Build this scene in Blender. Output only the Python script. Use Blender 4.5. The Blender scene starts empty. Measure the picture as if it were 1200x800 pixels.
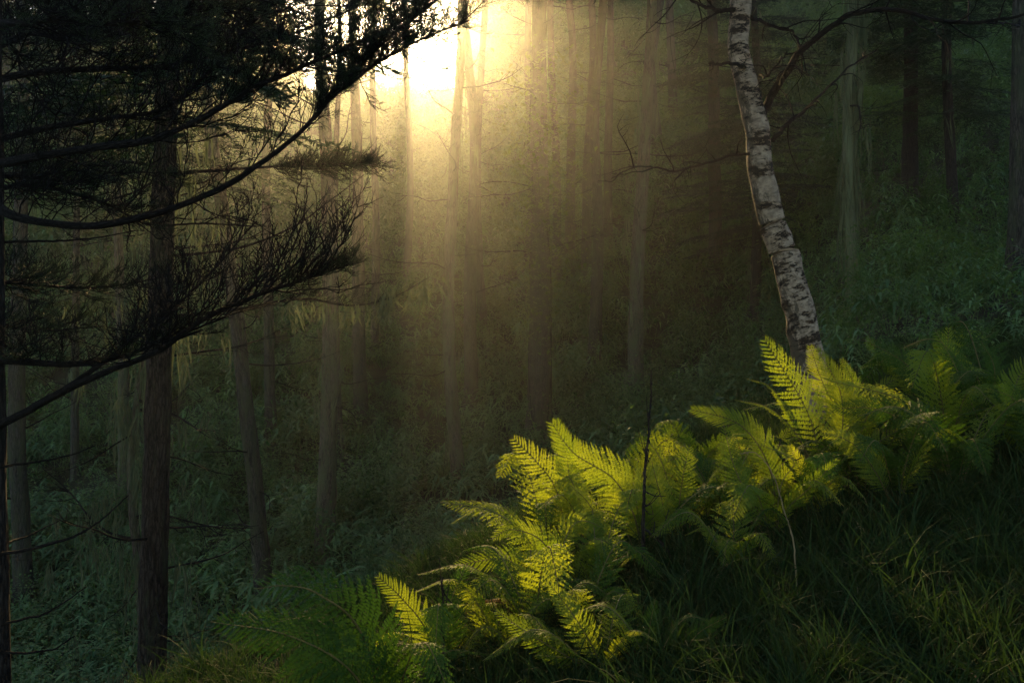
import bpy, math, random
import numpy as np
from mathutils import Vector

# ------------------------------------------------------------------ camera, sky, sun, exposure
scene = bpy.context.scene
COL = scene.collection
F = 1167.0                      # focal length in photograph pixels (1200 wide)
cam_d = bpy.data.cameras.new('camera')
cam_d.sensor_width = 36.0
cam_d.lens = 36.0 * F / 1200.0
cam_d.clip_start = 0.05
cam_d.clip_end = 2000
cam = bpy.data.objects.new('camera', cam_d)
COL.objects.link(cam)
cam.location = (0, 0, 0)
cam.rotation_euler = (math.radians(90), 0, 0)
scene.camera = cam

SUN_AZ = math.radians(-5.6)     # from +Y towards +X
SUN_EL = math.radians(19.7)
SUN_DIR = Vector((math.sin(SUN_AZ) * math.cos(SUN_EL), math.cos(SUN_AZ) * math.cos(SUN_EL), math.sin(SUN_EL)))
world = bpy.data.worlds.new('World')
scene.world = world
world.use_nodes = True
wn = world.node_tree
sky = wn.nodes.new('ShaderNodeTexSky')
sky.sky_type = 'NISHITA'
sky.sun_disc = False
sky.sun_elevation = SUN_EL
sky.sun_rotation = SUN_AZ
sky.air_density = 1.0
sky.dust_density = 1.0
bg = wn.nodes['Background']
bg.inputs['Strength'].default_value = 0.125
wn.links.new(sky.outputs[0], bg.inputs['Color'])

sun_d = bpy.data.lights.new('sun', 'SUN')
sun_d.energy = 5.0
sun_d.angle = math.radians(0.5)
sun_d.color = (1.0, 0.68, 0.28)
sun = bpy.data.objects.new('sun', sun_d)
COL.objects.link(sun)
sun.rotation_euler = SUN_DIR.to_track_quat('Z', 'Y').to_euler()

scene.view_settings.view_transform = 'Standard'
scene.view_settings.look = 'None'
scene.view_settings.exposure = 1.2
scene.view_settings.gamma = 1.0
scene.render.engine = 'CYCLES'
cy = scene.cycles
cy.use_denoising = True
cy.max_bounces = 5
cy.diffuse_bounces = 3
cy.glossy_bounces = 2
cy.transmission_bounces = 3
cy.volume_bounces = 0
cy.sample_clamp_indirect = 4.0
HAZE_DENSITY = 0.0018
HAZE_G = 0.90

rng = np.random.default_rng(7)
random.seed(7)
UP = np.array([0., 0., 1.])

# ------------------------------------------------------------------ small helpers
def sm(a, b, x):
    t = np.clip((x - a) / (b - a), 0, 1)
    return t * t * (3 - 2 * t)

def softplus(x, k=3.0):
    return np.logaddexp(0, x / k) * k

_ph = rng.uniform(0, 6.28, (24, 2)); _dr = rng.uniform(0, 6.28, 24)
def wob(x, y, base=0.1, n=12, off=0):
    s = 0; amp = 1.0; f = base
    for i in range(n):
        a = _dr[(i + off) % 24]
        s = s + amp * np.sin(f * (x * math.cos(a) + y * math.sin(a)) + _ph[(i + off) % 24, 0])
        f *= 1.33; amp *= 0.8
    return s * 0.4

NOTCH_L, NOTCH_R = -8.5, 2.3      # sunny gap in the ridge, measured along the sun's direction
def ground(x, y):
    x = np.asarray(x, float); y = np.asarray(y, float)
    near = -1.32 + 0.17 * x + 0.07 * y
    yc = y - softplus(y - 66, 2.5)
    far = -7.5 + 0.17 * np.clip(x, -30, 40) + 0.22 * yc + 0.44 * softplus(yc - 24, 2.5)
    right = near + 0.34 * softplus(yc - 14, 2.5) - 0.07 * softplus(y - 66, 2.5) + 0.10 * wob(x, y, 0.35)
    e = y - (5.0 + 1.2 * x)
    w = sm(0.0, 5.0, e)
    ratio = x / np.maximum(y, 0.5)
    wr = sm(0.20, 0.40, ratio) * sm(2, 5, y)
    far = far + (0.30 * wob(x, y, 0.3) + 0.22 * wob(x, y, 0.12, 6, 5)) * sm(0, 8, e)
    far = far * (1 - wr) + right * wr
    z = near * (1 - w) + far * w
    xs = x - math.tan(SUN_AZ) * (y - 5)
    cap = 11.2 + 20 * (1 - sm(NOTCH_L - 2.5, NOTCH_L + .5, xs)) + 20 * sm(NOTCH_R - .5, NOTCH_R + 2.0, xs) + 0.35 * wob(x, y, 0.5, 8, 3)
    z = -softplus(cap - z, 0.5) + cap
    return z + 0.02 * wob(x, y, 2.0, 6, 9)

def at(px, py, Y):
    """point at distance Y that the photograph shows at pixel px, py"""
    return np.array([(px - 600) / F * Y, Y, (400 - py) / F * Y])

def hit(px, py, y0=6.0):
    Y = y0
    while Y < 80:
        p = at(px, py, Y)
        if ground(p[0], p[1]) >= p[2]:
            return p
        Y += 0.1
    return at(px, py, 64)

def crom(pts, n):
    """smooth curve through pts, n samples"""
    P = np.array(pts, float)
    P = np.vstack([2 * P[0] - P[1], P, 2 * P[-1] - P[-2]])
    m = len(P) - 3
    t = np.linspace(0, m - 1e-6, n)
    i = t.astype(int); u = (t - i)[:, None]
    a, b, c, d = P[i], P[i + 1], P[i + 2], P[i + 3]
    return 0.5 * ((2 * b) + (c - a) * u + (2 * a - 5 * b + 4 * c - d) * u ** 2 + (3 * b - a - 3 * c + d) * u ** 3)

def norm(v):
    return v / np.maximum(np.linalg.norm(v, axis=-1, keepdims=True), 1e-9)

def frames(P, up=UP):
    T = norm(np.gradient(P, axis=0))
    ref = np.where(np.abs(T @ up)[:, None] > 0.95, np.array([[0., 1., 0.]]), up[None, :])
    S = norm(np.cross(T, ref)); N = np.cross(S, T)
    return T, S, N

class MB:
    def __init__(s):
        s.V = []; s.Q = []; s.T = []; s.A = []; s.n = 0
    def add(s, V, Q=None, T=None, A=None):
        V = np.asarray(V, np.float32)
        if Q is not None and len(Q): s.Q.append(np.asarray(Q, np.int64) + s.n)
        if T is not None and len(T): s.T.append(np.asarray(T, np.int64) + s.n)
        s.V.append(V); s.A.append(V * 0 if A is None else np.asarray(A, np.float32)); s.n += len(V)
    def arrays(s):
        V = np.vstack(s.V) if s.V else np.zeros((0, 3))
        Q = np.vstack(s.Q) if s.Q else np.zeros((0, 4), int)
        T = np.vstack(s.T) if s.T else np.zeros((0, 3), int)
        return V, Q, T
    def place(s, tmpl, R, t):
        """add template arrays under many 3x3 matrices R (k,3,3) and offsets t (k,3)"""
        V, Q, T = tmpl
        k = len(t)
        W = np.einsum('kij,nj->kni', R, V) + t[:, None, :]
        o = (np.arange(k) * len(V))[:, None, None]
        s.add(W.reshape(-1, 3), (Q[None] + o).reshape(-1, 4) if len(Q) else None, (T[None] + o).reshape(-1, 3) if len(T) else None)
    def mesh(s, name, mat, smooth=True, attr=False):
        V, Q, T = s.arrays()
        me = bpy.data.meshes.new(name)
        me.vertices.add(len(V)); me.vertices.foreach_set('co', np.ascontiguousarray(V, np.float32).ravel())
        nl = len(Q) * 4 + len(T) * 3
        me.loops.add(nl)
        me.loops.foreach_set('vertex_index', np.concatenate([Q.ravel(), T.ravel()]).astype(np.int32))
        me.polygons.add(len(Q) + len(T))
        st = np.concatenate([np.arange(len(Q)) * 4, len(Q) * 4 + np.arange(len(T)) * 3]).astype(np.int32)
        me.polygons.foreach_set('loop_start', st)
        if smooth: me.polygons.foreach_set('use_smooth', np.ones(len(Q) + len(T), bool))
        if attr:
            at_ = me.attributes.new('bark_co', 'FLOAT_VECTOR', 'POINT')
            at_.data.foreach_set('vector', np.vstack(s.A).astype(np.float32).ravel())
        me.update(calc_edges=True)
        if mat: me.materials.append(mat)
        return me
    def build(s, name, mat, parent=None, smooth=True, attr=False, kind=None):
        return link(name, s.mesh(name, mat, smooth, attr), parent, kind)

def link(name, data, parent=None, kind=None):
    o = bpy.data.objects.new(name, data); COL.objects.link(o)
    if parent is not None: o.parent = parent
    if kind: o['kind'] = kind
    return o

def thing(name, label, cat, loc=(0, 0, 0), group=None):
    o = bpy.data.objects.new(name, None); COL.objects.link(o)
    o.location = loc; o['label'] = label; o['category'] = cat
    if group: o['group'] = group
    return o

def tag(o, label, cat, group=None, kind=None):
    o['label'] = label; o['category'] = cat
    if group: o['group'] = group
    if kind: o['kind'] = kind
    return o

def tube(mb, P, R, sides=6, disp=None, cap=True):
    """sweep; R radii per point. disp(angle, length, x) multiplies the radius"""
    P = np.asarray(P, float); n = len(P)
    R = np.broadcast_to(np.asarray(R, float), (n,))
    T, S, N = frames(P)
    L = np.concatenate([[0], np.cumsum(np.linalg.norm(np.diff(P, axis=0), axis=1))])
    a = np.linspace(0, 2 * np.pi, sides, endpoint=False)
    rr = R[:, None] * np.ones(sides)[None]
    if disp is not None: rr = rr * disp(a[None, :], L[:, None])
    V = P[:, None, :] + rr[..., None] * (np.cos(a)[None, :, None] * S[:, None, :] + np.sin(a)[None, :, None] * N[:, None, :])
    A = np.stack([R[:, None] * np.cos(a)[None], R[:, None] * np.sin(a)[None], L[:, None] + 0 * a[None]], -1)
    i = np.arange(n - 1)[:, None]; j = np.arange(sides)[None, :]; k = (j + 1) % sides
    Q = np.stack([i * sides + j, i * sides + k, (i + 1) * sides + k, (i + 1) * sides + j], -1).reshape(-1, 4)
    V = V.reshape(-1, 3); A = A.reshape(-1, 3)
    if cap:
        V = np.vstack([V, P[-1:] + T[-1:] * R[-1]]); A = np.vstack([A, A[-1:]])
        c = n * sides; b = (n - 1) * sides
        Tt = np.stack([b + np.arange(sides), b + (np.arange(sides) + 1) % sides, np.full(sides, c)], -1)
        mb.add(V, Q, Tt, A)
    else:
        mb.add(V, Q, None, A)

def rotmats(X, upv):
    """columns: X direction, Y, Z near upv"""
    X = norm(X); Y = norm(np.cross(upv, X)); Z = np.cross(X, Y)
    return np.stack([X, Y, Z], -1)

# ------------------------------------------------------------------ materials
def nt(name):
    m = bpy.data.materials.new(name); m.use_nodes = True
    t = m.node_tree; t.nodes.clear()
    return m, t, t.nodes, t.links

def N(t, typ, **kw):
    n = t.nodes.new(typ)
    for k, v in kw.items():
        if k in n.inputs: n.inputs[k].default_value = v
        else: setattr(n, k, v)
    return n

def ramp(t, fac, stops):
    r = t.nodes.new('ShaderNodeValToRGB')
    e = r.color_ramp.elements
    while len(e) < len(stops): e.new(0.5)
    for i, (p, c) in enumerate(stops):
        e[i].position = p; e[i].color = (*c, 1)
    t.links.new(fac, r.inputs[0])
    return r.outputs[0]

def leaf_mat(name, c1, c2, trans=0.4, tcol=None, rough=0.5, spec=0.3, scale=3.0, per='obj'):
    m, t, n, l = nt(name)
    tc = N(t, 'ShaderNodeTexCoord'); oi = N(t, 'ShaderNodeObjectInfo')
    no = N(t, 'ShaderNodeTexNoise', Scale=scale, Detail=4.0)
    l.new(tc.outputs['Object'], no.inputs['Vector'])
    ad = N(t, 'ShaderNodeMath', operation='ADD'); l.new(no.outputs['Fac'], ad.inputs[0])
    mu = N(t, 'ShaderNodeMath', operation='MULTIPLY_ADD'); mu.inputs[1].default_value = 0.5; mu.inputs[2].default_value = -0.25
    l.new(oi.outputs['Random'], mu.inputs[0]); l.new(mu.outputs[0], ad.inputs[1])
    col = ramp(t, ad.outputs[0], [(0.25, c1), (0.75, c2)])
    p = N(t, 'ShaderNodeBsdfPrincipled', Roughness=rough); p.inputs['Specular IOR Level'].default_value = spec
    l.new(col, p.inputs['Base Color'])
    tr = N(t, 'ShaderNodeBsdfTranslucent')
    if tcol:
        mx = N(t, 'ShaderNodeMix', data_type='RGBA', blend_type='MULTIPLY'); mx.inputs[0].default_value = 1
        l.new(col, mx.inputs[6]); mx.inputs[7].default_value = (*tcol, 1); l.new(mx.outputs[2], tr.inputs[0])
    else: l.new(col, tr.inputs[0])
    ms = N(t, 'ShaderNodeMixShader'); ms.inputs[0].default_value = trans
    l.new(p.outputs[0], ms.inputs[1]); l.new(tr.outputs[0], ms.inputs[2])
    o = N(t, 'ShaderNodeOutputMaterial'); l.new(ms.outputs[0], o.inputs[0])
    return m

def bark_mat(name, dark, light, moss, moss_amt=0.3, sc=9.0, bump=1.0):
    m, t, n, l = nt(name)
    a = N(t, 'ShaderNodeAttribute', attribute_name='bark_co')
    mp = N(t, 'ShaderNodeMapping'); mp.inputs['Scale'].default_value = (sc * 2.2, sc * 2.2, sc * 0.45)
    l.new(a.outputs['Vector'], mp.inputs[0])
    no = N(t, 'ShaderNodeTexNoise', Scale=1.0, Detail=7.0, Roughness=0.65); l.new(mp.outputs[0], no.inputs['Vector'])
    vm = N(t, 'ShaderNodeVectorMath', operation='MULTIPLY_ADD'); l.new(no.outputs['Color'], vm.inputs[0]); vm.inputs[1].default_value = (1.6, 1.6, 2.4); l.new(mp.outputs[0], vm.inputs[2])
    vo = N(t, 'ShaderNodeTexVoronoi', feature='DISTANCE_TO_EDGE', Scale=1.5); l.new(vm.outputs[0], vo.inputs['Vector'])
    mu = N(t, 'ShaderNodeMath', operation='MULTIPLY'); l.new(no.outputs['Fac'], mu.inputs[0])
    mr = N(t, 'ShaderNodeMapRange'); mr.inputs[2].default_value = 0.22; mr.inputs[3].default_value = 0.55; mr.inputs[4].default_value = 1.25
    l.new(vo.outputs['Distance'], mr.inputs[0]); l.new(mr.outputs[0], mu.inputs[1])
    col = ramp(t, mu.outputs[0], [(0.25, dark), (0.65, light)])
    mp2 = N(t, 'ShaderNodeMapping'); mp2.inputs['Scale'].default_value = (7, 7, 1.6); l.new(a.outputs['Vector'], mp2.inputs[0])
    n2 = N(t, 'ShaderNodeTexNoise', Scale=1.0, Detail=6.0, Roughness=0.7); l.new(mp2.outputs[0], n2.inputs['Vector'])
    fac = ramp(t, n2.outputs['Fac'], [(0.62 - moss_amt * 0.4, (0, 0, 0)), (0.75 - moss_amt * 0.3, (1, 1, 1))])
    mx = N(t, 'ShaderNodeMix', data_type='RGBA'); l.new(fac, mx.inputs[0]); l.new(col, mx.inputs[6]); mx.inputs[7].default_value = (*moss, 1)
    p = N(t, 'ShaderNodeBsdfPrincipled', Roughness=0.9); p.inputs['Specular IOR Level'].default_value = 0.15
    l.new(mx.outputs[2], p.inputs['Base Color'])
    b = N(t, 'ShaderNodeBump', Strength=bump, Distance=0.03); l.new(mu.outputs[0], b.inputs['Height']); l.new(b.outputs[0], p.inputs['Normal'])
    o = N(t, 'ShaderNodeOutputMaterial'); l.new(p.outputs[0], o.inputs[0])
    return m

def birch_mat():
    m, t, n, l = nt('birch_bark')
    a = N(t, 'ShaderNodeAttribute', attribute_name='bark_co')
    def noise(scale, detail=5, rough=0.6):
        mp = N(t, 'ShaderNodeMapping'); mp.inputs['Scale'].default_value = scale; l.new(a.outputs['Vector'], mp.inputs[0])
        q = N(t, 'ShaderNodeTexNoise', Scale=1.0, Detail=float(detail), Roughness=rough); l.new(mp.outputs[0], q.inputs['Vector']); return q.outputs['Fac']
    fine = noise((22, 22, 30)); base = ramp(t, fine, [(0.3, (0.15, 0.11, 0.075)), (0.65, (0.40, 0.31, 0.21))])
    lent = ramp(t, noise((9, 9, 75), 3, 0.5), [(0.60, (0, 0, 0)), (0.67, (1, 1, 1))])       # fine horizontal lenticels
    scars = ramp(t, noise((6.5, 6.5, 18), 8, 0.8), [(0.525, (0, 0, 0)), (0.55, (1, 1, 1))])    # black eye scars
    sx = N(t, 'ShaderNodeSeparateXYZ'); l.new(a.outputs['Vector'], sx.inputs[0])
    bi = N(t, 'ShaderNodeMath', operation='MULTIPLY_ADD'); l.new(sx.outputs['X'], bi.inputs[0]); bi.inputs[1].default_value = 2.2; l.new(noise((16, 16, 7), 6, 0.75), bi.inputs[2])
    rough = ramp(t, bi.outputs[0], [(0.60, (0, 0, 0)), (0.68, (1, 1, 1))])    # lichen patches, biased to one side to paint in the trunk's shading
    m1 = N(t, 'ShaderNodeMix', data_type='RGBA'); l.new(lent, m1.inputs[0]); l.new(base, m1.inputs[6]); m1.inputs[7].default_value = (0.16, 0.12, 0.08, 1)
    m2 = N(t, 'ShaderNodeMix', data_type='RGBA'); l.new(rough, m2.inputs[0]); l.new(m1.outputs[2], m2.inputs[6]); m2.inputs[7].default_value = (0.085, 0.07, 0.048, 1)
    m3 = N(t, 'ShaderNodeMix', data_type='RGBA'); l.new(scars, m3.inputs[0]); l.new(m2.outputs[2], m3.inputs[6]); m3.inputs[7].default_value = (0.022, 0.016, 0.011, 1)
    p = N(t, 'ShaderNodeBsdfPrincipled', Roughness=0.85); p.inputs['Specular IOR Level'].default_value = 0.15; l.new(m3.outputs[2], p.inputs['Base Color'])
    ad = N(t, 'ShaderNodeMath', operation='SUBTRACT'); l.new(fine, ad.inputs[0]); l.new(scars, ad.inputs[1])
    b = N(t, 'ShaderNodeBump', Strength=0.9, Distance=0.012); l.new(ad.outputs[0], b.inputs['Height']); l.new(b.outputs[0], p.inputs['Normal'])
    o = N(t, 'ShaderNodeOutputMaterial'); l.new(p.outputs[0], o.inputs[0])
    return m

def soil_mat():
    m, t, n, l = nt('soil')
    tc = N(t, 'ShaderNodeTexCoord')
    no = N(t, 'ShaderNodeTexNoise', Scale=2.5, Detail=9.0, Roughness=0.7); l.new(tc.outputs['Object'], no.inputs['Vector'])
    col = ramp(t, no.outputs['Fac'], [(0.35, (0.016, 0.013, 0.009)), (0.55, (0.03, 0.034, 0.016)), (0.7, (0.035, 0.05, 0.02))])
    p = N(t, 'ShaderNodeBsdfPrincipled', Roughness=1.0); p.inputs['Specular IOR Level'].default_value = 0.1
    l.new(col, p.inputs['Base Color'])
    b = N(t, 'ShaderNodeBump', Strength=0.8, Distance=0.08); l.new(no.outputs['Fac'], b.inputs['Height']); l.new(b.outputs[0], p.inputs['Normal'])
    o = N(t, 'ShaderNodeOutputMaterial'); l.new(p.outputs[0], o.inputs[0])
    return m

M = dict(
    soil=soil_mat(),
    bark=bark_mat('spruce_bark', (0.014, 0.013, 0.011), (0.085, 0.077, 0.062), (0.06, 0.072, 0.036), 0.45),
    bark_pale=bark_mat('pale_mossy_bark', (0.025, 0.02, 0.016), (0.14, 0.115, 0.085), (0.10, 0.115, 0.055), 0.5),
    bark_dark=bark_mat('dark_bark', (0.010, 0.009, 0.008), (0.05, 0.042, 0.034), (0.03, 0.035, 0.02), 0.15, 14.0, 0.9),
    twig=bark_mat('twig_bark', (0.006, 0.005, 0.004), (0.028, 0.024, 0.019), (0.03, 0.033, 0.018), 0.2, 30.0),
    bark_lichen=bark_mat('lichen_bark', (0.03, 0.028, 0.02), (0.20, 0.18, 0.13), (0.17, 0.20, 0.10), 0.8),
    bark_brown=bark_mat('brown_bark', (0.008, 0.007, 0.006), (0.06, 0.048, 0.038), (0.05, 0.058, 0.03), 0.3, 11.0, 1.0),
    birch=birch_mat(),
    needle=leaf_mat('needles', (0.018, 0.035, 0.014), (0.04, 0.07, 0.025), 0.25, (1.4, 1.5, .7), 0.5, 0.3, 2.0),
    far_needle=leaf_mat('far_needles', (0.016, 0.034, 0.018), (0.035, 0.065, 0.03), 0.25, (1.3, 1.5, .8), 0.6, 0.2, 0.7),
    bamboo=leaf_mat('bamboo_leaf', (0.055, 0.115, 0.045), (0.145, 0.25, 0.10), 0.30, (1.6, 1.6, .7), 0.65, 0.15, 1.5),
    shrub=leaf_mat('shrub_leaf', (0.045, 0.10, 0.03), (0.12, 0.20, 0.06), 0.35, (1.5, 1.5, .6), 0.6, 0.2, 1.5),
    grass=leaf_mat('grass_blade', (0.016, 0.034, 0.009), (0.032, 0.062, 0.018), 0.3, (1.5, 1.5, .6), 0.8, 0.12, 2.0),
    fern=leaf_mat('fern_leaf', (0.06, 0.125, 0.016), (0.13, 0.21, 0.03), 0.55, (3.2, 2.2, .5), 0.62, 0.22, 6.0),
    fern_shaded=leaf_mat('shaded_fern_leaf', (0.026, 0.06, 0.009), (0.052, 0.10, 0.014), 0.3, (1.8, 1.9, .5), 0.7, 0.12, 6.0),  # darker, less translucent copy of the fern leaf; shade put into the colour
    fern_dead=leaf_mat('dead_fern_leaf', (0.10, 0.055, 0.02), (0.20, 0.12, 0.045), 0.3, None, 0.8, 0.1, 9.0),
    rachis=leaf_mat('fern_stalk', (0.10, 0.08, 0.025), (0.18, 0.15, 0.05), 0.1, None, 0.7, 0.15, 8.0),
    lichen=leaf_mat('beard_lichen', (0.08, 0.10, 0.05), (0.15, 0.18, 0.09), 0.4, None, 0.9, 0.1, 8.0),
    broad=leaf_mat('broad_leaf', (0.05, 0.10, 0.02), (0.10, 0.16, 0.03), 0.45, (1.8, 1.6, .5), 0.45, 0.4, 2.0),
    dry=leaf_mat('dry_stalk', (0.16, 0.12, 0.06), (0.30, 0.24, 0.12), 0.2, None, 0.7, 0.2, 9.0),
)

# ------------------------------------------------------------------ terrain
def grid(xs, ys):
    X, Y = np.meshgrid(xs, ys); Z = ground(X, Y)
    V = np.stack([X, Y, Z], -1).reshape(-1, 3); nx = len(xs)
    i = np.arange(len(ys) - 1)[:, None]; j = np.arange(nx - 1)[None]
    Q = np.stack([i * nx + j, i * nx + j + 1, (i + 1) * nx + j + 1, (i + 1) * nx + j], -1).reshape(-1, 4)
    return V, Q
mb = MB()
xs = np.concatenate([np.arange(-90, -12, 1.0), np.arange(-12, 14, 0.25), np.arange(14, 91, 1.0)])
ys = np.concatenate([np.arange(-20, 0, 1.0), np.arange(0, 16, 0.25), np.arange(16, 121, 0.7)])
mb.add(*grid(xs, ys))
g = mb.build('hillside', M['soil']); tag(g, 'forested hillside rising beyond a gully', 'hillside', kind='structure')

# ------------------------------------------------------------------ instanced ground cover (stuff)
def scatter(name, label, cat, P, rot, scl, meshes):
    coll = bpy.data.collections.new(name + '_pieces')
    for i, me in enumerate(meshes):
        coll.objects.link(bpy.data.objects.new(f'{name}_piece_{chr(97 + i)}', me))
    me = bpy.data.meshes.new(name)
    me.vertices.add(len(P)); me.vertices.foreach_set('co', P.astype(np.float32).ravel())
    a = me.attributes.new('rot', 'FLOAT_VECTOR', 'POINT'); a.data.foreach_set('vector', rot.astype(np.float32).ravel())
    a = me.attributes.new('scl', 'FLOAT', 'POINT'); a.data.foreach_set('value', scl.astype(np.float32))
    a = me.attributes.new('pick', 'INT', 'POINT'); a.data.foreach_set('value', rng.integers(0, len(meshes), len(P)).astype(np.int32))
    me.update()
    ob = link(name, me); tag(ob, label, cat, kind='stuff')
    ng = bpy.data.node_groups.new(name + '_scatter', 'GeometryNodeTree')
    ng.interface.new_socket('Geometry', in_out='INPUT', socket_type='NodeSocketGeometry')
    ng.interface.new_socket('Geometry', in_out='OUTPUT', socket_type='NodeSocketGeometry')
    gi = ng.nodes.new('NodeGroupInput'); go = ng.nodes.new('NodeGroupOutput')
    ci = ng.nodes.new('GeometryNodeCollectionInfo'); ci.inputs['Collection'].default_value = coll
    ci.inputs['Separate Children'].default_value = True; ci.inputs['Reset Children'].default_value = True
    ip = ng.nodes.new('GeometryNodeInstanceOnPoints'); ip.inputs['Pick Instance'].default_value = True
    def na(nm, ty):
        q = ng.nodes.new('GeometryNodeInputNamedAttribute'); q.data_type = ty; q.inputs['Name'].default_value = nm
        return [s for s in q.outputs if s.enabled and s.name == 'Attribute'][0]
    er = ng.nodes.new('FunctionNodeEulerToRotation')
    L = ng.links
    L.new(gi.outputs[0], ip.inputs['Points']); L.new(ci.outputs[0], ip.inputs['Instance'])
    L.new(na('pick', 'INT'), ip.inputs['Instance Index'])
    L.new(na('rot', 'FLOAT_VECTOR'), er.inputs[0]); L.new(er.outputs[0], ip.inputs['Rotation'])
    L.new(na('scl', 'FLOAT'), ip.inputs['Scale']); L.new(ip.outputs[0], go.inputs[0])
    md = ob.modifiers.new('scatter', 'NODES'); md.node_group = ng
    return ob

def leaf(mb, p, d, L, W, droop=0.6, fold=0.15):
    """one long leaf: 5 stations, folded along its midrib"""
    d = norm(np.asarray(d, float)); S = norm(np.cross(d, UP) + 1e-6); 
    u = np.array([0, .25, .6, 1.0]); w = np.array([.25, 1, .8, 0.0])
    P = p + d * (u * L)[:, None] - UP * (droop * L * u ** 2)[:, None]
    Lf = P + S * (w * W / 2)[:, None] + UP * (w * W * fold)[:, None]
    Rt = P - S * (w * W / 2)[:, None] + UP * (w * W * fold)[:, None]
    V = np.vstack([P, Lf[:3], Rt[:3]])
    mb.add(V, [[0, 1, 5, 4], [1, 2, 6, 5], [0, 7, 8, 1], [1, 8, 9, 2]], [[2, 3, 6], [2, 9, 3]])

def bamboo_clump(seed, hgt=0.75, Lm=0.25, stems=8):
    r = np.random.default_rng(seed); mb = MB()
    for s in range(stems):
        a = r.uniform(0, 6.28); rad = r.uniform(0, 0.38)
        b = np.array([rad * math.cos(a), rad * math.sin(a), -0.1]); h = hgt * r.uniform(.45, 1.1)
        lean = np.array([r.normal(0, .15), r.normal(0, .15), 0])
        P = crom([b, b + UP * h * .5 + lean * .3, b + UP * h + lean], 5)
        tube(mb, P, np.linspace(.004, .002, 5), 3)
        for k in range(r.integers(5, 9)):
            t = r.uniform(.55, 1.0); q = P[0] + (P[-1] - P[0]) * t
            az = r.uniform(0, 6.28); el = r.uniform(-.25, .75)
            leaf(mb, q, [math.cos(az) * math.cos(el), math.sin(az) * math.cos(el), math.sin(el)], Lm * r.uniform(.6, 1.2), .045 * r.uniform(.8, 1.2), r.uniform(.3, .9))
    return mb.mesh('bamboo_clump', M['bamboo'])

def shrub_clump(seed, hgt=.8, L0=.085, n=190, lift=.5):
    r = np.random.default_rng(seed); mb = MB()
    for s in range(6):
        a = r.uniform(0, 6.28); d = np.array([math.cos(a) * .5, math.sin(a) * .5, 1]); h = hgt * r.uniform(.6, 1.1)
        P = crom([[0, 0, -.1], d * h * .5, d * h + r.normal(0, .08, 3)], 6); tube(mb, P, np.linspace(.008, .003, 6), 3)
        for k in range(n // 6):
            q = P[r.integers(2, 6)] + r.normal(0, .13, 3); az = r.uniform(0, 6.28)
            leaf(mb, q, [math.cos(az), math.sin(az), r.uniform(-.4, lift)], L0 * r.uniform(.6, 1.3), L0 * .5, .3, .08)
    return mb.mesh('shrub_clump', M['shrub'])
def low_fern_clump(seed):
    r = np.random.default_rng(seed); mb = MB()
    for k in range(8):
        az = 6.28 * k / 8 + r.normal(0, .2); d = np.array([math.cos(az), math.sin(az), 0]); S = np.array([-d[1], d[0], 0]); L = r.uniform(.4, .75)
        for i in range(16):
            t = .12 + .88 * i / 16; p = d * L * t + UP * (L * .9 * t - L * .8 * t * t); l = .16 * (1 - t) ** .6 * min(1, t * 4)
            for sd in (-1, 1): leaf(mb, p, S * sd + d * .35, l, .03, .25, .05)
    return mb.mesh('low_fern_clump', M['fern_shaded'])
N0 = 60000
R2 = rng.uniform(0, 1, N0)
Yc = 4 + 70 * np.sqrt(R2)
rat = rng.uniform(-.68, .68, N0)
Xc = rat * Yc
keep = (Yc - (5.0 + 1.2 * Xc) > 1.6) | (rat > .33) & (Yc > 7.5)
# density: 9 per square metre near, thinning beyond
dens_now = N0 / (0.5 * 1.36 * (74 ** 2 - 16))
want = np.where(Yc < 22, 12, np.where(Yc < 40, 7.0, 3.5))
keep &= rng.uniform(0, 1, N0) < want / dens_now
X1, Y1 = Xc[keep], Yc[keep]
# bare-ish patches of lower plants
patch = wob(X1, Y1, 0.9, 8, 4)
ok_ = patch > -1.15; X1, Y1, patch = X1[ok_], Y1[ok_], patch[ok_]
s1 = (np.where(Y1 > 35, 1.35, 1.0) * rng.uniform(.7, 1.25, len(X1)) * (1 + .30 * np.clip(patch, -1.5, 1.5)) * np.where((X1 / Y1 > .27) & (Y1 < 22), .62, 1))
P1 = np.stack([X1, Y1, ground(X1, Y1)], -1)
rot = np.stack([rng.normal(0, .12, len(X1)), rng.normal(0, .12, len(X1)), rng.uniform(0, 6.28, len(X1))], -1)
scatter('bamboo_undergrowth', 'dense dwarf bamboo leaves covering the whole hillside', 'undergrowth', P1, rot, s1,
        [bamboo_clump(100 + i) for i in range(7)] + [shrub_clump(150), shrub_clump(151, 1.1, .07, 260), low_fern_clump(152)])

def grass_tuft(seed, hgt=.42, n=44, mat='grass'):
    r = np.random.default_rng(seed); mb = MB()
    for k in range(n):
        a = r.uniform(0, 6.28); rad = abs(r.normal(0, .07)); b = np.array([rad * math.cos(a), rad * math.sin(a), -.03])
        az = a + r.normal(0, .9); h = hgt * r.uniform(.4, 1.15); out = h * r.uniform(.1, 1.0); w = r.uniform(.003, .006)
        d = np.array([math.cos(az), math.sin(az), 0]); u = np.linspace(0, 1, 6)
        dr = r.uniform(.0, .55)
        P = b + UP * (h * (u - dr * u ** 3))[:, None] + d * (out * u ** 2)[:, None]
        tw = r.uniform(0, 3.14)
        S = np.array([math.cos(tw), math.sin(tw), 0]); ww = w * np.array([.7, 1, 1, .8, .5, .05])
        V = np.vstack([P - S * ww[:, None], P + S * ww[:, None]])
        mb.add(V, [[i, i + 1, i + 7, i + 6] for i in range(5)])
    return mb.mesh('grass_tuft', M[mat])

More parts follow.
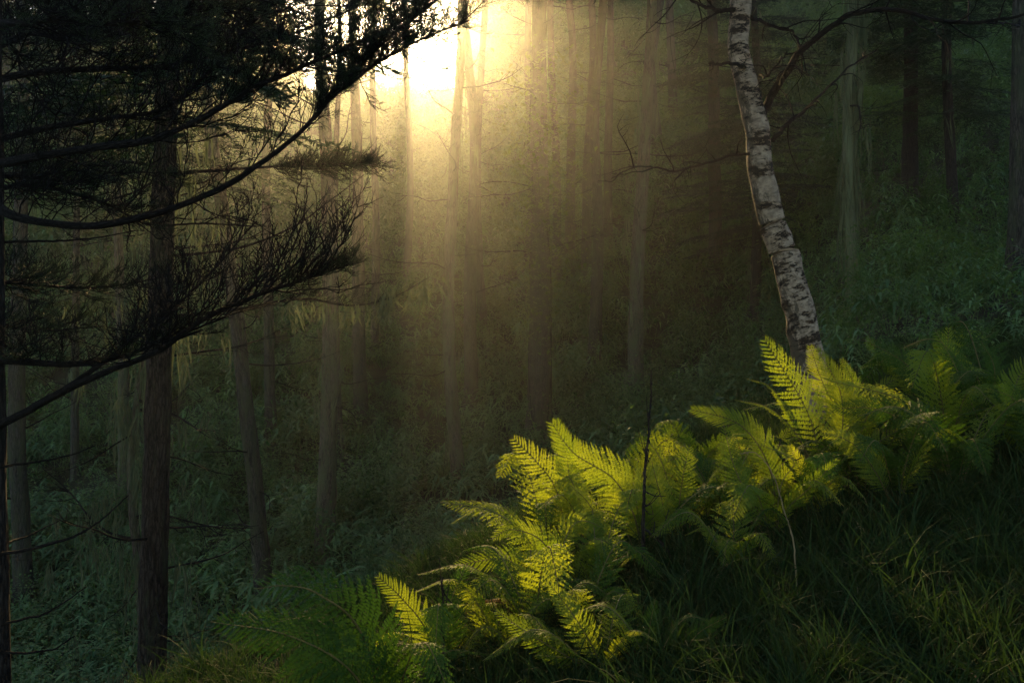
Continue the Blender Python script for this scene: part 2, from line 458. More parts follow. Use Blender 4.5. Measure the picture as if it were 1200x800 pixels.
n = 22000
X2 = rng.uniform(-3.2, 6.5, n); Y2 = 1.0 + 8.5 * rng.uniform(0, 1, n) ** 1.0
k = (Y2 < 5.0 + 1.2 * X2 + .8) & (np.abs(X2) < .75 * Y2 + .4) & ((Y2 < 7.5) | (rng.uniform(0, 1, n) < .4))
X2, Y2 = X2[k], Y2[k]
P2 = np.stack([X2, Y2, ground(X2, Y2)], -1)
rot = np.stack([rng.normal(0, .15, len(X2)), rng.normal(0, .15, len(X2)), rng.uniform(0, 6.28, len(X2))], -1)
scatter('grass', 'long dark grass on the near bank in front of the ferns', 'grass', P2, rot, rng.uniform(.35, .72, len(X2)) * np.where(Y2 > 3.6 + .9 * X2, .7, 1),
        [grass_tuft(200 + i, [.42, .36, .5, .3][i % 4]) for i in range(10)] + [grass_tuft(230, .34, 3, 'dry')])

# ------------------------------------------------------------------ conifer foliage templates
def far_bough(seed, L=2.6):
    """flat drooping spray of a conifer bough: stem, side shoots, needle strips"""
    r = np.random.default_rng(seed); mb = MB()
    P = crom([[0, 0, 0], [L * .5, 0, -.02 * L], [L, 0, -.12 * L]], 8)
    tube(mb, P, np.linspace(.022, .004, 8), 4)
    for s in (-1, 1):
        for i in range(18):
            t = .12 + .86 * (i + r.uniform(-.3, .3)) / 18; p = np.array([L * t, 0, -.12 * L * t * t])
            l = L * .38 * (1 - t) ** .7 * r.uniform(.6, 1.1) + .12
            ang = math.radians(r.uniform(40, 65)); d = np.array([math.cos(ang), s * math.sin(ang), r.uniform(-.25, .02)])
            nn = max(5, int(l / .06))
            u = (np.arange(nn) + .5) / nn
            Q0 = p + d * (u * l)[:, None] - UP * (.15 * l * u ** 2)[:, None]
            for side in (-1, 1):
                a2 = r.uniform(.5, 1.0, nn) * side
                dx = np.stack([np.cos(a2) * d[0] - np.sin(a2) * d[1], np.sin(a2) * d[0] + np.cos(a2) * d[1], r.normal(-.1, .3, nn)], -1)
                ln = .13 * r.uniform(.6, 1.2, nn); w = .014
                nrm = norm(np.cross(dx, r.normal(0, 1, (nn, 3)) * .5 + UP)) * w
                V = np.concatenate([Q0 - nrm, Q0 + dx * ln[:, None] * .6 - nrm * .9, Q0 + dx * ln[:, None], Q0 + nrm], 0)
                j = np.arange(nn)
                mb.add(V, np.stack([j, j + nn, j + 2 * nn, j + 3 * nn], -1))
    return mb.arrays()
FB = [far_bough(300 + i) for i in range(4)]

def make_crown(seed, h0, h1, R, n):
    """crown of a conifer between heights h0 and h1 (trunk at origin)"""
    r = np.random.default_rng(seed); mb = MB()
    per = [[] for _ in FB]
    for i in range(n):
        t = (i + r.uniform(0, 1)) / n; h = h0 + (h1 - h0) * t
        l = (R * (1 - t) ** .8 + .35) * r.uniform(.65, 1.1) * (1 if t > .12 else .75)
        az = r.uniform(0, 6.28); el = math.radians(r.uniform(-18, 8) + 25 * t)
        X = np.array([math.cos(az) * math.cos(el), math.sin(az) * math.cos(el), math.sin(el)])
        per[r.integers(0, len(FB))].append((X, l / 2.6, h))
    for f, lst in zip(FB, per):
        if not lst: continue
        X = np.array([q[0] for q in lst]); s = np.array([q[1] for q in lst])
        Rm = rotmats(X, UP[None, :].repeat(len(X), 0)) * s[:, None, None]
        t = np.stack([np.zeros(len(s)), np.zeros(len(s)), [q[2] for q in lst]], -1)
        mb.place(f, Rm, t)
    return mb.mesh('crown', M['far_needle'], False)

CROWN_HIGH = [make_crown(400 + i, 11.5, 21.5, 2.9, 85) for i in range(4)]   # tall, clear trunk
CROWN_MID = [make_crown(420 + i, 8.0, 19.0, 2.8, 85) for i in range(3)]
CROWN_LOW = [make_crown(440 + i, 2.2, 13.0, 2.4, 95) for i in range(3)]     # boughs almost to the ground

def bark_disp(seed, amp=.06, ridges=9):
    r = np.random.default_rng(seed); ph = r.uniform(0, 6.28, 12)
    def f(a, L):
        s = amp * np.sin(ridges * a + 1.3 * np.sin(L * 1.7 + ph[0]) + ph[1])
        s = s + amp * .8 * np.sin(3 * a + ph[2] + .8 * L) * np.sin(L * 2.1 + ph[3])
        s = s + amp * .7 * np.sin(a + ph[6] + 1.1 * L) * np.sin(1.3 * L + ph[7]) - .3 * amp * np.abs(np.sin(23 * L + 3 * np.sin(2 * a + ph[8])))
        s = s + amp * .6 * np.sin((ridges + 5) * a + 4 * np.sin(3.1 * L + ph[4])) + amp * .5 * np.sin(9 * L + 5 * a + ph[5])
        return 1 + s
    return f

def dead_branch(seed, L=1.6):
    r = np.random.default_rng(seed); mb = MB()
    pts = [np.zeros(3)]; d = np.array([1, 0, r.uniform(-.1, .25)])
    for i in range(5):
        pts.append(pts[-1] + norm(d) * L / 5); d = d + np.array([0, r.normal(0, .22), r.normal(.03, .2)])
    P = crom(pts, 14); tube(mb, P, np.linspace(.017, .004, 14), 5)
    for k in range(9):
        t = r.uniform(.2, .95); q = P[int(t * 13)]
        d = np.array([r.uniform(.3, .9), r.choice([-1, 1]) * r.uniform(.3, 1), r.normal(.1, .45)]); l = r.uniform(.15, .5) * (1.1 - t * .6)
        e = q + norm(d) * l; m_ = (q + e) / 2 + r.normal(0, .03, 3)
        tube(mb, crom([q, m_, e], 5), np.linspace(.006, .002, 5), 3)
        for z in range(2):
            d2 = norm(d + r.normal(0, .5, 3)); tube(mb, np.array([m_, m_ + d2 * l * .2, m_ + d2 * l * .4]), [.003, .0025, .0015], 3)
    return mb.mesh('branch', M['twig'], True, False)
DEAD = [dead_branch(500 + i) for i in range(7)]

def lichen_strands(mb, r, P, count, spread=.12, Lr=(.15, .5)):
    """ribbons of beard lichen hanging from points P"""
    for k in range(count):
        if k % 9 == 0: cc = P[r.integers(0, len(P))] + r.normal(0, spread, 3) * np.array([1, 1, .6])
        p = cc + r.normal(0, .035, 3)
        l = r.uniform(*Lr); nseg = 5; u = np.linspace(0, 1, nseg)
        sway = r.normal(0, .06, (3,)); sway[2] = 0
        Q = p - UP * (u * l)[:, None] + sway * (u ** 1.5)[:, None] + r.normal(0, .008, (nseg, 3))
        a = r.uniform(0, 6.28); S = np.array([math.cos(a), math.sin(a), 0]) * r.uniform(.004, .014)
        w = np.array([.4, 1, .9, .6, .1])[:, None]
        mb.add(np.vstack([Q - S * w, Q + S * w]), [[i, i + 1, i + 6, i + 5] for i in range(4)])

def conifer(name, label, base, top_dx, r0, H=20.0, mat='bark', crown=None, lichen=0, dead=12, seed=0, group=None, cat='tree', sides=14, rings=80, amp=.075, dead_h=(1.5, 11), bend=.1, lr=(.2, .7), lich_h=(.5, 9), lspread=None):
    r = np.random.default_rng(seed + 900)
    t = thing(name, label, cat, tuple(base), group)
    dx, dy = top_dx
    pts = [np.array([0, 0, -.5]), np.array([0, 0, 0.])]
    for i in range(1, 7):
        f = i / 6; pts.append(np.array([dx * f + r.normal(0, bend) * (f > 0), dy * f + r.normal(0, bend * .5), H * f]))
    P = crom(pts, rings); hh = np.clip(P[:, 2] / H, 0, 1)
    R = r0 * (1 - .88 * hh ** 1.1) * (1 + .75 * np.exp(-np.clip(P[:, 2] + .5, 0, 9) / .5))
    mb = MB(); tube(mb, P, R, sides, bark_disp(seed, amp)); mb.build('trunk', M[mat], t, attr=True)
    def on(h):
        i = np.argmin(abs(P[:, 2] - h)); return P[i], R[i]
    for k in range(dead):
        h = r.uniform(*dead_h); p, rr = on(h); az = r.uniform(0, 6.28)
        o = link('branch', DEAD[r.integers(0, len(DEAD))], t)
        o.location = tuple(p + np.array([math.cos(az), math.sin(az), 0]) * rr * .7); o.rotation_euler = (r.uniform(-.6, .6), r.uniform(-.35, .45), az)
        s = r.uniform(.4, 1.15); o.scale = (s, s, s)
    if crown is not None:
        o = link('crown', crown, t); o.rotation_euler = (0, 0, r.uniform(0, 6.28)); o.scale = (1, 1, H / 21.5 if H < 21 else 1)
        o.location = (dx * .75, dy * .75, 0)
    if lichen:
        mbl = MB(); sel = P[(P[:, 2] > lich_h[0]) & (P[:, 2] < lich_h[1])]
        lichen_strands(mbl, r, sel, lichen, lspread or r0 * .9, lr)
        o = mbl.build('lichen', M['lichen'], t, False); o['kind'] = 'stuff'
    return t, P, R

# ------------------------------------------------------------------ the hill trees seen one by one
# name, base px, base py (None: fixed Y), x at picture top, trunk width px, options, label
T_ = [
 ('spruce_tree', 30, 722, 20, 20, dict(mat='bark', crown=CROWN_HIGH[0], seed=1), 'slim spruce trunk just right of the black trunk at the left edge'),
 ('spruce_tree', 88, 560, 84, 9, dict(mat='bark', crown=CROWN_HIGH[1], seed=2, lichen=80), 'thin distant trunk between the left edge trunks and the lichen hung tree'),
 ('spruce_tree', 145, 600, 140, 13, dict(mat='bark_pale', crown=CROWN_MID[1], seed=3, lichen=90), 'pale misty trunk close behind the thick left hand trunk'),
 ('leaning_tree', 312, 726, 228, 19, dict(mat='bark', crown=CROWN_MID[0], seed=6, bend=.06), 'reddish trunk leaning left above the dark fern at the bottom left'),
 ('spruce_tree', 318, 520, 312, 12, dict(mat='bark', crown=CROWN_HIGH[2], seed=7), 'slender trunk right behind the leaning reddish trunk'),
 ('spruce_tree', 381, 655, 381, 20, dict(mat='bark_pale', crown=CROWN_HIGH[3], seed=8, lichen=160), 'straight pale trunk below the tip of the green bough'),
 ('spruce_tree', 398, 540, 396, 8, dict(mat='bark', crown=CROWN_HIGH[1], seed=9), 'thin trunk between the two straight trunks under the green bough'),
 ('spruce_tree', 423, 497, 413, 15, dict(mat='bark', crown=CROWN_HIGH[0], seed=10), 'straight trunk just left of the brightest sunlit haze'),
 ('spruce_tree', 439, 415, 434, 9, dict(mat='bark', crown=CROWN_HIGH[2], seed=11), 'faint thin trunk inside the golden haze below the branch tips'),
 ('spruce_tree', 476, 330, 474, 8, dict(mat='bark', crown=CROWN_HIGH[3], seed=12), 'ghostly trunk in the middle of the golden glow'),
 ('spruce_tree', 538, 575, 536, 15, dict(mat='bark_pale', crown=CROWN_HIGH[1], seed=13, lichen=260, lr=(.3, 1.0)), 'moss streaked pale trunk, front one of the close pair in the centre'),
 ('spruce_tree', 552, 480, 545, 15, dict(mat='bark', crown=CROWN_HIGH[0], seed=14), 'brown trunk, rear one of the close pair in the centre'),
 ('spruce_tree', 566, 390, 560, 10, dict(mat='bark', crown=CROWN_HIGH[2], seed=15), 'thin hazy trunk just right of the close central pair'),
 ('vine_clad_tree', 631, 517, 629, 25, dict(mat='bark', crown=CROWN_HIGH[2], seed=16, lichen=150, sides=20, rings=110), 'thick dark trunk wrapped in leafy climber right of centre'),
 ('spruce_tree', 620, 320, 617, 10, dict(mat='bark', crown=CROWN_HIGH[0], seed=17), 'greyish trunk just left of the vine clad trunk'),
 ('spruce_tree', 652, 330, 648, 10, dict(mat='bark', crown=CROWN_HIGH[3], seed=27), 'narrow trunk half hidden behind the vine clad trunk'),
 ('spruce_tree', 668, 310, 668, 11, dict(mat='bark', crown=CROWN_HIGH[1], seed=18), 'narrow trunk standing just right of the vine clad trunk'),
 ('spruce_tree', 695, 440, 701, 14, dict(mat='bark', crown=CROWN_HIGH[2], seed=19), 'dark trunk, nearest of the tight cluster right of centre'),
 ('spruce_tree', 688, 330, 690, 11, dict(mat='bark', crown=CROWN_HIGH[1], seed=20), 'grey trunk, left one behind the tight cluster right of centre'),
 ('spruce_tree', 712, 290, 713, 10, dict(mat='bark', crown=CROWN_HIGH[3], seed=21), 'slim trunk, right one of the tight cluster right of centre'),
 ('spruce_tree', 745, 482, 760, 17, dict(mat='bark_pale', crown=CROWN_HIGH[0], seed=22, lichen=220, lr=(.3, .9)), 'mottled trunk behind the thin dark sapling'),
 ('spruce_tree', 772, 190, 769, 12, dict(mat='bark', crown=CROWN_HIGH[2], seed=23), 'grey trunk high on the slope beside the mottled trunk'),
 ('spruce_tree', 790, 152, 784, 10, dict(mat='bark', crown=CROWN_HIGH[1], seed=24), 'small trunk highest on the slope left of the birch'),
 ('spruce_tree', 839, 330, 842, 15, dict(mat='bark', crown=CROWN_LOW[0], seed=25, H=19), 'dark spruce with low boughs left of the birch'),
 ('spruce_tree', 885, 370, 884, 11, dict(mat='bark_dark', crown=CROWN_LOW[1], seed=26, H=18), 'black trunk directly behind the leaning birch'),
 ('lichen_hung_tree', 1000, 356, 1022, 13, dict(mat='bark_lichen', crown=CROWN_MID[0], seed=28, lichen=700, lr=(.3, 1.1), sides=20, rings=110, H=16, bend=.26, lich_h=(.8, 7)), 'crooked pale trunk draped in lichen right of the birch'),
 ('spruce_tree', 1067, 235, 1069, 16, dict(mat='bark_dark', crown=CROWN_LOW[2], seed=29, H=19), 'very dark trunk right of the lichen draped trunk'),
 ('spruce_tree', 1118, 270, 1116, 11, dict(mat='bark_dark', crown=CROWN_LOW[0], seed=30, H=17), 'dim trunk between the dark trunk and the right edge'),
 ('spruce_tree', 1190, 335, 1197, 18, dict(mat='bark', crown=CROWN_MID[1], seed=31), 'brown trunk cut by the right edge of the picture'),
]
REG = {}
for nm, bx, by, tx, w, kw, lab in T_:
    kw.setdefault('lichen', 60)
    p = hit(bx, by, 9.0); Y = p[1]
    p[2] = float(ground(p[0], p[1]))
    H = kw.pop('H', 20.0 if Y < 30 else 19.0)
    zt = 400 / F * Y
    dx = ((tx - 600) / F * Y - p[0]) * H / max(zt - p[2], 2)
    r0 = w / F * Y / 2 * 1.08
    t, P, R = conifer(nm, lab, p, (dx, 0), r0, H=H, **kw)
    REG[lab] = (t, P, R, p)

# the thick trunk at left (base below the frame) and the lichen-hung thin tree
Y = 9.0
bx = (182 - 600) / F * Y
tL, PL, RL = conifer('spruce_tree', 'thick brown trunk crossing the boughs of the left hand conifer', (bx, Y, float(ground(bx, Y))), (.35, 0), 36 / F * Y / 2, H=21, mat='bark_brown', crown=CROWN_MID[0], seed=40, lichen=140, sides=28, rings=170, dead=10, amp=.07, dead_h=(1.0, 9), bend=.05)
Y = 11.5; bx = (122 - 600) / F * Y
conifer('lichen_hung_tree', 'thin crooked stem covered with hanging lichen left of the thick trunk', (bx, Y, float(ground(bx, Y))), (.8, 0), .075, H=9, mat='bark_pale', crown=None, seed=41, lichen=1700, dead=30, dead_h=(1.0, 8.5), bend=.16, lr=(.12, .5), lich_h=(.5, 8.5), lspread=.33)

# far trees on the crest and upper slope: nothing tells them apart
r = np.random.default_rng(77)
far_spots = []
tries = 0
while len(far_spots) < 50 and tries < 9000:
    tries += 1
    Y = r.uniform(34, 84); X = r.uniform(-.66, .66) * Y
    if X > 6 and Y < 62 and X / Y < .34: continue
    if all((X - a) ** 2 + (Y - b) ** 2 > 9 for a, b in far_spots): far_spots.append((X, Y))
for q in range(26):
    Y = 88 + 1.1 * q; xs0 = -9 + 12.5 * ((q * 0.618) % 1); far_spots.append((xs0 + math.tan(SUN_AZ) * (Y - 5), Y))
shade_spots = [(8.5, 6.5, 0), (11.5, 11.5, 1), (10.5, 15.5, 0), (6.5, .5, 0), (3.2, -3.5, 1), (-2.5, -4.5, 0), (-6.5, .5, 1), (13.5, 6, 1), (8.5, -4, 1), (.5, -8.5, 0), (16, 14, 0), (-8.5, 5.2, 1)]  # unseen spruces added beside and behind the camera to darken the near bank
for i, (X, Y, lo) in enumerate(shade_spots):
    t, P, R = conifer('spruce_tree', 'unseen tall spruce added to shade the near bank, just outside the picture', (X, Y, float(ground(X, Y))), (r.normal(0, .3), 0), .19, H=20, crown=(CROWN_MID[i % 3] if lo else CROWN_HIGH[i % 4]), seed=800 + i, dead=3, group='unseen spruces added for shade around the viewpoint')
for i, (X, Y) in enumerate(far_spots):
    in_notch = NOTCH_L - 3 < X - math.tan(SUN_AZ) * (Y - 5) < NOTCH_R + 3
    if in_notch and Y < 85: continue
    fx = 600 + X / Y * F
    if Y > 86: lab, grp = 'spruce standing beyond the ridge inside the golden glare', 'spruces beyond the ridge in the glare'
    elif fx < 340: lab, grp = 'faint spruce far up the slope behind the black boughs', 'far spruces behind the left hand boughs'
    elif fx < 860: lab, grp = 'slender spruce high on the slope between the glow and the birch', 'far spruces between the glow and the birch'
    else: lab, grp = 'dark spruce high on the shaded slope right of the birch', 'far spruces right of the birch'
    tm = thing('spruce_tree', lab, 'tree', (X, Y, float(ground(X, Y)) - .1), grp)
    if i < 4 or not bpy.data.meshes.get(f'far_trunk_{i % 4}'):
        P = crom([[0, 0, -.5], [r.normal(0, .1), 0, 5], [r.normal(0, .15), 0, 10], [0, 0, 20]], 24); mb = MB()
        tube(mb, P, .19 * (1 - .9 * np.clip(P[:, 2] / 20, 0, 1)), 8, bark_disp(i)); me = mb.mesh(f'far_trunk_{i % 4}', M['bark'], attr=True)
    me = bpy.data.meshes[f'far_trunk_{i % 4}']
    link('trunk', me, tm)
    cr = (CROWN_HIGH[i % 4] if in_notch and Y < 86 else (CROWN_MID + CROWN_LOW)[i % 5])
    o = link('crown', cr, tm); o.rotation_euler = (0, 0, r.uniform(0, 6.28))
    s = r.uniform(.85, 1.15); tm.scale = (s, s, s)

# ------------------------------------------------------------------ climber leaves on the vine-clad trunk
t, P, R, p0 = REG['thick dark trunk wrapped in leafy climber right of centre']
r = np.random.default_rng(5); mb = MB(); ml = MB()
for k in range(4):
    a0 = r.uniform(0, 6.28); hs = np.linspace(.2, 8.5, 60); rr_ = np.interp(hs, P[:, 2], R) + .015
    xs_ = np.interp(hs, P[:, 2], P[:, 0]); a = a0 + 1.2 * np.sin(hs * .6 + k)
    tube(mb, np.stack([xs_ + rr_ * np.cos(a), rr_ * np.sin(a), hs], -1), .012, 5)
vine = mb.build('vine', M['twig'], t)
for k in range(3800):
    h = 1.5 + 7.5 * r.beta(2.0, 1.8); a = r.uniform(0, 6.28); rad = np.interp(h, P[:, 2], R) + abs(r.normal(0, .55)) * (1 if h > 3.2 else .35)
    q = np.array([np.interp(h, P[:, 2], P[:, 0]) + rad * math.cos(a), rad * math.sin(a), h])
    L_ = r.uniform(.06, .13); az = r.uniform(0, 6.28)
    leaf(ml, q, [math.cos(az), math.sin(az), r.uniform(-.6, .3)], L_, L_ * .6, .3, .1)
ml.build('vine_leaves', M['broad'], t, False, kind='stuff')

# ------------------------------------------------------------------ sprays for the near conifer
def spray(seed, L=.5, needles=False, sub=9, bare_from=0.0):
    """twig with forward side shoots; X forward, Z up. Returns (twig arrays, needle arrays)"""
    r = np.random.default_rng(seed); tb = MB(); nb = MB()
    curve = r.uniform(.05, .35)
    def path(p, d, l, c, k=5):
        u = np.linspace(0, 1, k)[:, None]; w_ = norm(r.normal(0, 1, 3)) * r.uniform(0, .22); return p + d * u * l + (UP * c + w_) * l * u ** 2 + r.normal(0, .022 * l, (k, 3)) * (u > 0)
    P = path(np.zeros(3), np.array([1., 0, 0]), L, curve, 7); tube(tb, P, np.linspace(.0052, .0021, 7), 3)
    shoots = [(P, .6)]
    for i in range(sub):
        t = .15 + .8 * (i + r.uniform(-.3, .3)) / sub; q = P[min(6, int(t * 6.99))]
        s = 1 if i % 2 else -1; ang = math.radians(r.uniform(28, 58)); ro = r.normal(.4, .5)
        d = norm(np.array([math.cos(ang), s * math.sin(ang) * math.cos(ro), math.sin(ang) * math.sin(abs(ro)) * .9]))
        l = L * r.uniform(.25, .6) * (1.15 - t * .7); Q = path(q, d, l, r.uniform(.05, .4)); tube(tb, Q, np.linspace(.0031, .0016, 5), 3)
        shoots.append((Q, .3))
        for j in range(r.integers(2, 5)):
            q2 = Q[r.integers(1, 4)]; a2 = math.radians(r.uniform(30, 60)) * r.choice([-1, 1])
            d2 = norm(np.array([d[0] * math.cos(a2) - d[1] * math.sin(a2), d[0] * math.sin(a2) + d[1] * math.cos(a2), d[2] + r.uniform(-.1, .4)]))
            W = path(q2, d2, l * r.uniform(.25, .55), .2, 4); tube(tb, W, np.linspace(.0020, .0012, 4), 3)
            shoots.append((W, 0.0))
    if needles:
        for Q, f in shoots:
            Lq = np.linalg.norm(Q[-1] - Q[0]); nn = int(Lq * (1 - f) / .0028)
            if nn < 2: continue
            t = np.linspace(f, 1, nn); idx = t * (len(Q) - 1); i0 = np.minimum(idx.astype(int), len(Q) - 2); fr = (idx - i0)[:, None]
            B = Q[i0] * (1 - fr) + Q[i0 + 1] * fr; T = norm(Q[i0 + 1] - Q[i0])
            rv = norm(np.cross(T, r.normal(0, 1, (nn, 3)))); D = norm(T * .75 + rv) * r.uniform(.012, .020, (nn, 1))
            w = norm(np.cross(D, r.normal(0, 1, (nn, 3)))) * .0009
            V = np.concatenate([B - w, B + w, B + D], 0); j = np.arange(nn)
            nb.add(V, None, np.stack([j, j + nn, j + 2 * nn], -1))
    a = tb.arrays(); b = nb.arrays() if nb.n else None
    return a, b
SP_BARE = [spray(600 + i, .5, False, 8) for i in range(6)]
SP_GREEN = [spray(620 + i, .34, True, 9) for i in range(6)]

def bough(parent, origin, pts, r0, r1, bare, green, up=.7, seed=0, name='bough', tl=(.5, 1.2), gl=(.5, 1.0), bare_rng=(.03, .85), green_rng=(.6, 1.0), back=1.0, mat='twig', green_up=None, needles=True):
    """a main bough through world points; bare twig sprays and needled sprays along it"""
    r = np.random.default_rng(seed + 3000)
    W = crom([np.array(p) - origin for p in pts], 60)
    W[1:] += np.cumsum(r.normal(0, .0012, (59, 3)), 0)
    mb = MB(); tube(mb, W, r0 + (r1 - r0) * np.linspace(0, 1, 60) ** .8, 9, bark_disp(seed, .08, 4))
    bo = mb.build(name, M[mat], parent, attr=True)
    T, S, Nn = frames(W)
    def put(cnt, rng_, lst, scl, upk, which):
        out = []
        t = rng_[0] + (rng_[1] - rng_[0]) * (np.arange(cnt) + r.uniform(0, 1, cnt)) / cnt
        i = np.clip((t * 59).astype(int), 0, 59)
        side = r.choice([-1, 1], cnt)[:, None] * r.uniform(.15, 1.0, (cnt, 1))
        D = norm(T[i] * r.uniform(.55, 1.2, (cnt, 1)) + S[i] * side * .8 * back + UP * r.normal(upk, .55, (cnt, 1)))
        s = r.uniform(*scl, cnt) * (1.1 - .4 * t)
        Z = norm(UP[None, :] * 1.0 + r.normal(0, .35, (cnt, 3)))
        R_ = rotmats(D, Z) * s[:, None, None]; ch = r.integers(0, len(lst), cnt)
        return W[i], R_, ch
    tw = MB(); nd = MB(); bare = int(bare * .72)
    if bare:
        o_, R_, ch = put(bare, bare_rng, SP_BARE, tl, up, 0)
        for c in range(len(SP_BARE)):
            k = ch == c
            if k.any(): tw.place(SP_BARE[c][0], R_[k], o_[k])
    if green:
        o_, R_, ch = put(green, green_rng, SP_GREEN, gl, up * .5 if green_up is None else green_up, 1)
        for c in range(len(SP_GREEN)):
            k = ch == c
            if k.any():
                tw.place(SP_GREEN[c][0], R_[k], o_[k])
                nd.place(SP_GREEN[c][1], R_[k], o_[k])
    if tw.n: tw.build('twigs', M['twig'], bo, kind='stuff')
    if nd.n: nd.build('needles', M['needle'], bo, False, kind='stuff')
    return bo

def pl(*q):
    return [at(a, b, c) for a, b, c in q]

# near conifer at the left edge
Yt = 4.9; b0 = np.array([(3 - 600) / F * Yt, Yt, 0]); b0[2] = float(ground(b0[0], b0[1]))
fc = thing('near_conifer', 'black silhouetted conifer at the left edge with sweeping boughs', 'tree', tuple(b0))
P = crom([[0, 0, -.6], [0, 0, 0], [0, 0, 1.0], [-.01, 0, 2.2], [-.03, 0, 3.5], [-.05, 0, 5.5], [-.06, 0, 8]], 160)
R = .075 * (1 - .5 * np.clip(P[:, 2] / 8, 0, 1)) * (1 + .4 * np.exp(-np.clip(P[:, 2] + .3, 0, 9) / .3))
mb = MB(); tube(mb, P, R, 28, bark_disp(71, .06, 11)); mb.build('trunk', M['bark_dark'], fc, attr=True)
o_ = b0
B = lambda *a, **k: bough(fc, o_, *a, **k)
B(pl((-12, 235, 4.9), (10, 250, 4.75), (55, 261, 4.65), (110, 263, 4.55), (170, 250, 4.45), (250, 222, 4.35), (305, 188, 4.3), (350, 155, 4.25), (390, 112, 4.2), (435, 76, 4.2), (490, 45, 4.2), (552, 20, 4.2)), .025, .004, 46, 120, seed=1, up=.75, green_rng=(.68, 1.0), gl=(.3, .7), green_up=.5, tl=(.45, .95))
B(pl((-12, 195, 4.9), (30, 185, 4.7), (100, 173, 4.5), (180, 160, 4.4), (245, 130, 4.3), (300, 98, 4.2), (360, 72, 4.15), (430, 42, 4.1), (505, 4, 4.1)), .024, .004, 55, 60, seed=2, up=.6, green_rng=(.5, 1.0), gl=(.4, .8), tl=(.45, .95))
B(pl((395, 108, 4.2), (430, 72, 4.15), (470, 34, 4.1), (505, 8, 4.1), (540, -18, 4.1)), .007, .003, 0, 75, seed=51, up=.3, green_rng=(.1, 1.0), gl=(.35, .7))
B(pl((-12, 95, 4.9), (50, 84, 5.0), (120, 81, 5.1), (200, 76, 5.15), (280, 58, 5.2), (340, 40, 5.2), (420, 8, 5.2)), .02, .004, 46, 45, seed=3, up=.35, green_rng=(.3, 1.0), gl=(.5, 1.0), tl=(.5, 1.0))
B(pl((-12, 165, 4.9), (60, 150, 4.9), (130, 140, 4.8), (190, 130, 4.8), (235, 95, 4.75), (268, 62, 4.7), (300, 20, 4.7), (330, -30, 4.7)), .017, .004, 44, 28, seed=4, up=.3, green_rng=(.3, 1.0), tl=(.5, 1.0))
B(pl((-12, 30, 4.9), (60, 25, 4.6), (150, 30, 4.4), (240, 15, 4.3), (330, -5, 4.2), (430, -40, 4.1)), .022, .005, 46, 60, seed=5, up=.1, green_rng=(.1, 1.0), gl=(.6, 1.2), tl=(.5, 1.1))
B(pl((-12, -20, 4.9), (60, -30, 5.3), (150, -25, 5.6), (260, -40, 5.8), (380, -60, 6.0)), .022, .005, 40, 70, seed=6, up=-.15, green_rng=(.05, 1.0), gl=(.7, 1.4), tl=(.6, 1.2))
B(pl((-12, 60, 4.9), (40, 40, 5.4), (100, 45, 5.9), (190, 35, 6.3), (300, 20, 6.6)), .02, .005, 40, 70, seed=7, up=.0, green_rng=(.05, 1.0), gl=(.7, 1.4), tl=(.6, 1.2))
B(pl((-12, 205, 4.9), (30, 205, 5.4), (90, 210, 5.9), (150, 200, 6.2), (205, 200, 6.4)), .014, .004, 20, 40, seed=8, up=.0, green_rng=(.1, 1.0), gl=(.6, 1.1))
B(pl((-12, 225, 4.9), (30, 217, 5.2), (80, 225, 5.5), (130, 240, 5.7), (175, 262, 5.8), (240, 262, 5.9), (300, 265, 6.0)), .013, .004, 34, 30, seed=9, up=.3, green_rng=(.1, .7), gl=(.5, .9))
B(pl((-12, 330, 4.9), (20, 333, 5.4), (70, 338, 5.9), (130, 337, 6.2), (205, 322, 6.5)), .013, .004, 14, 60, seed=10, up=.25, green_rng=(.08, 1.0), gl=(.5, .9), tl=(.4, .7))
B(pl((-12, 382, 4.9), (20, 384, 5.4), (60, 385, 5.8), (120, 381, 6.1)), .012, .004, 10, 45, seed=11, up=.2, green_rng=(.08, 1.0), gl=(.5, .9), tl=(.4, .7))
B(pl((-12, 420, 4.9), (25, 423, 4.75), (80, 426, 4.6), (135, 420, 4.5), (190, 402, 4.4), (240, 385, 4.4)), .022, .006, 42, 24, seed=12, up=.5, green_rng=(.1, 1.0), gl=(.4, .8), tl=(.4, .85))
B(pl((-12, 503, 4.9), (25, 485, 4.7), (75, 458, 4.5), (130, 434, 4.4), (180, 414, 4.3), (235, 376, 4.2), (290, 350, 4.2), (340, 333, 4.2), (385, 318, 4.2), (412, 310, 4.2)), .023, .004, 58, 60, seed=13, up=.7, bare_rng=(.40, .88), green_rng=(.74, 1.0), gl=(.25, .5), tl=(.5, 1.25), green_up=.25, back=1.3)
B(pl((70, 461, 4.5), (110, 432, 4.5), (140, 408, 4.55), (175, 385, 4.6), (220, 345, 4.65), (265, 300, 4.7), (300, 260, 4.75)), .014, .003, 40, 0, seed=14, up=.5, tl=(.4, 1.0), bare_rng=(.35, .98))
B(pl((-12, 284, 4.9), (40, 283, 5.0), (90, 280, 5.1), (158, 271, 5.2)), .008, .003, 5, 0, seed=15, up=.1, tl=(.2, .4), name='branch')
B(pl((-12, 549, 4.9), (30, 547, 4.8), (75, 540, 4.8), (115, 527, 4.8)), .007, .003, 4, 0, seed=16, up=0, tl=(.15, .3), name='branch')
B(pl((-12, 650, 4.9), (30, 645, 4.7), (75, 635, 4.6), (110, 618, 4.6), (148, 584, 4.6)), .010, .003, 4, 0, seed=17, up=0, tl=(.15, .35), name='branch')
B(pl((-12, 645, 4.9), (25, 628, 5.2), (72, 608, 5.4)), .008, .003, 3, 0, seed=18, up=0, tl=(.15, .3), name='branch')
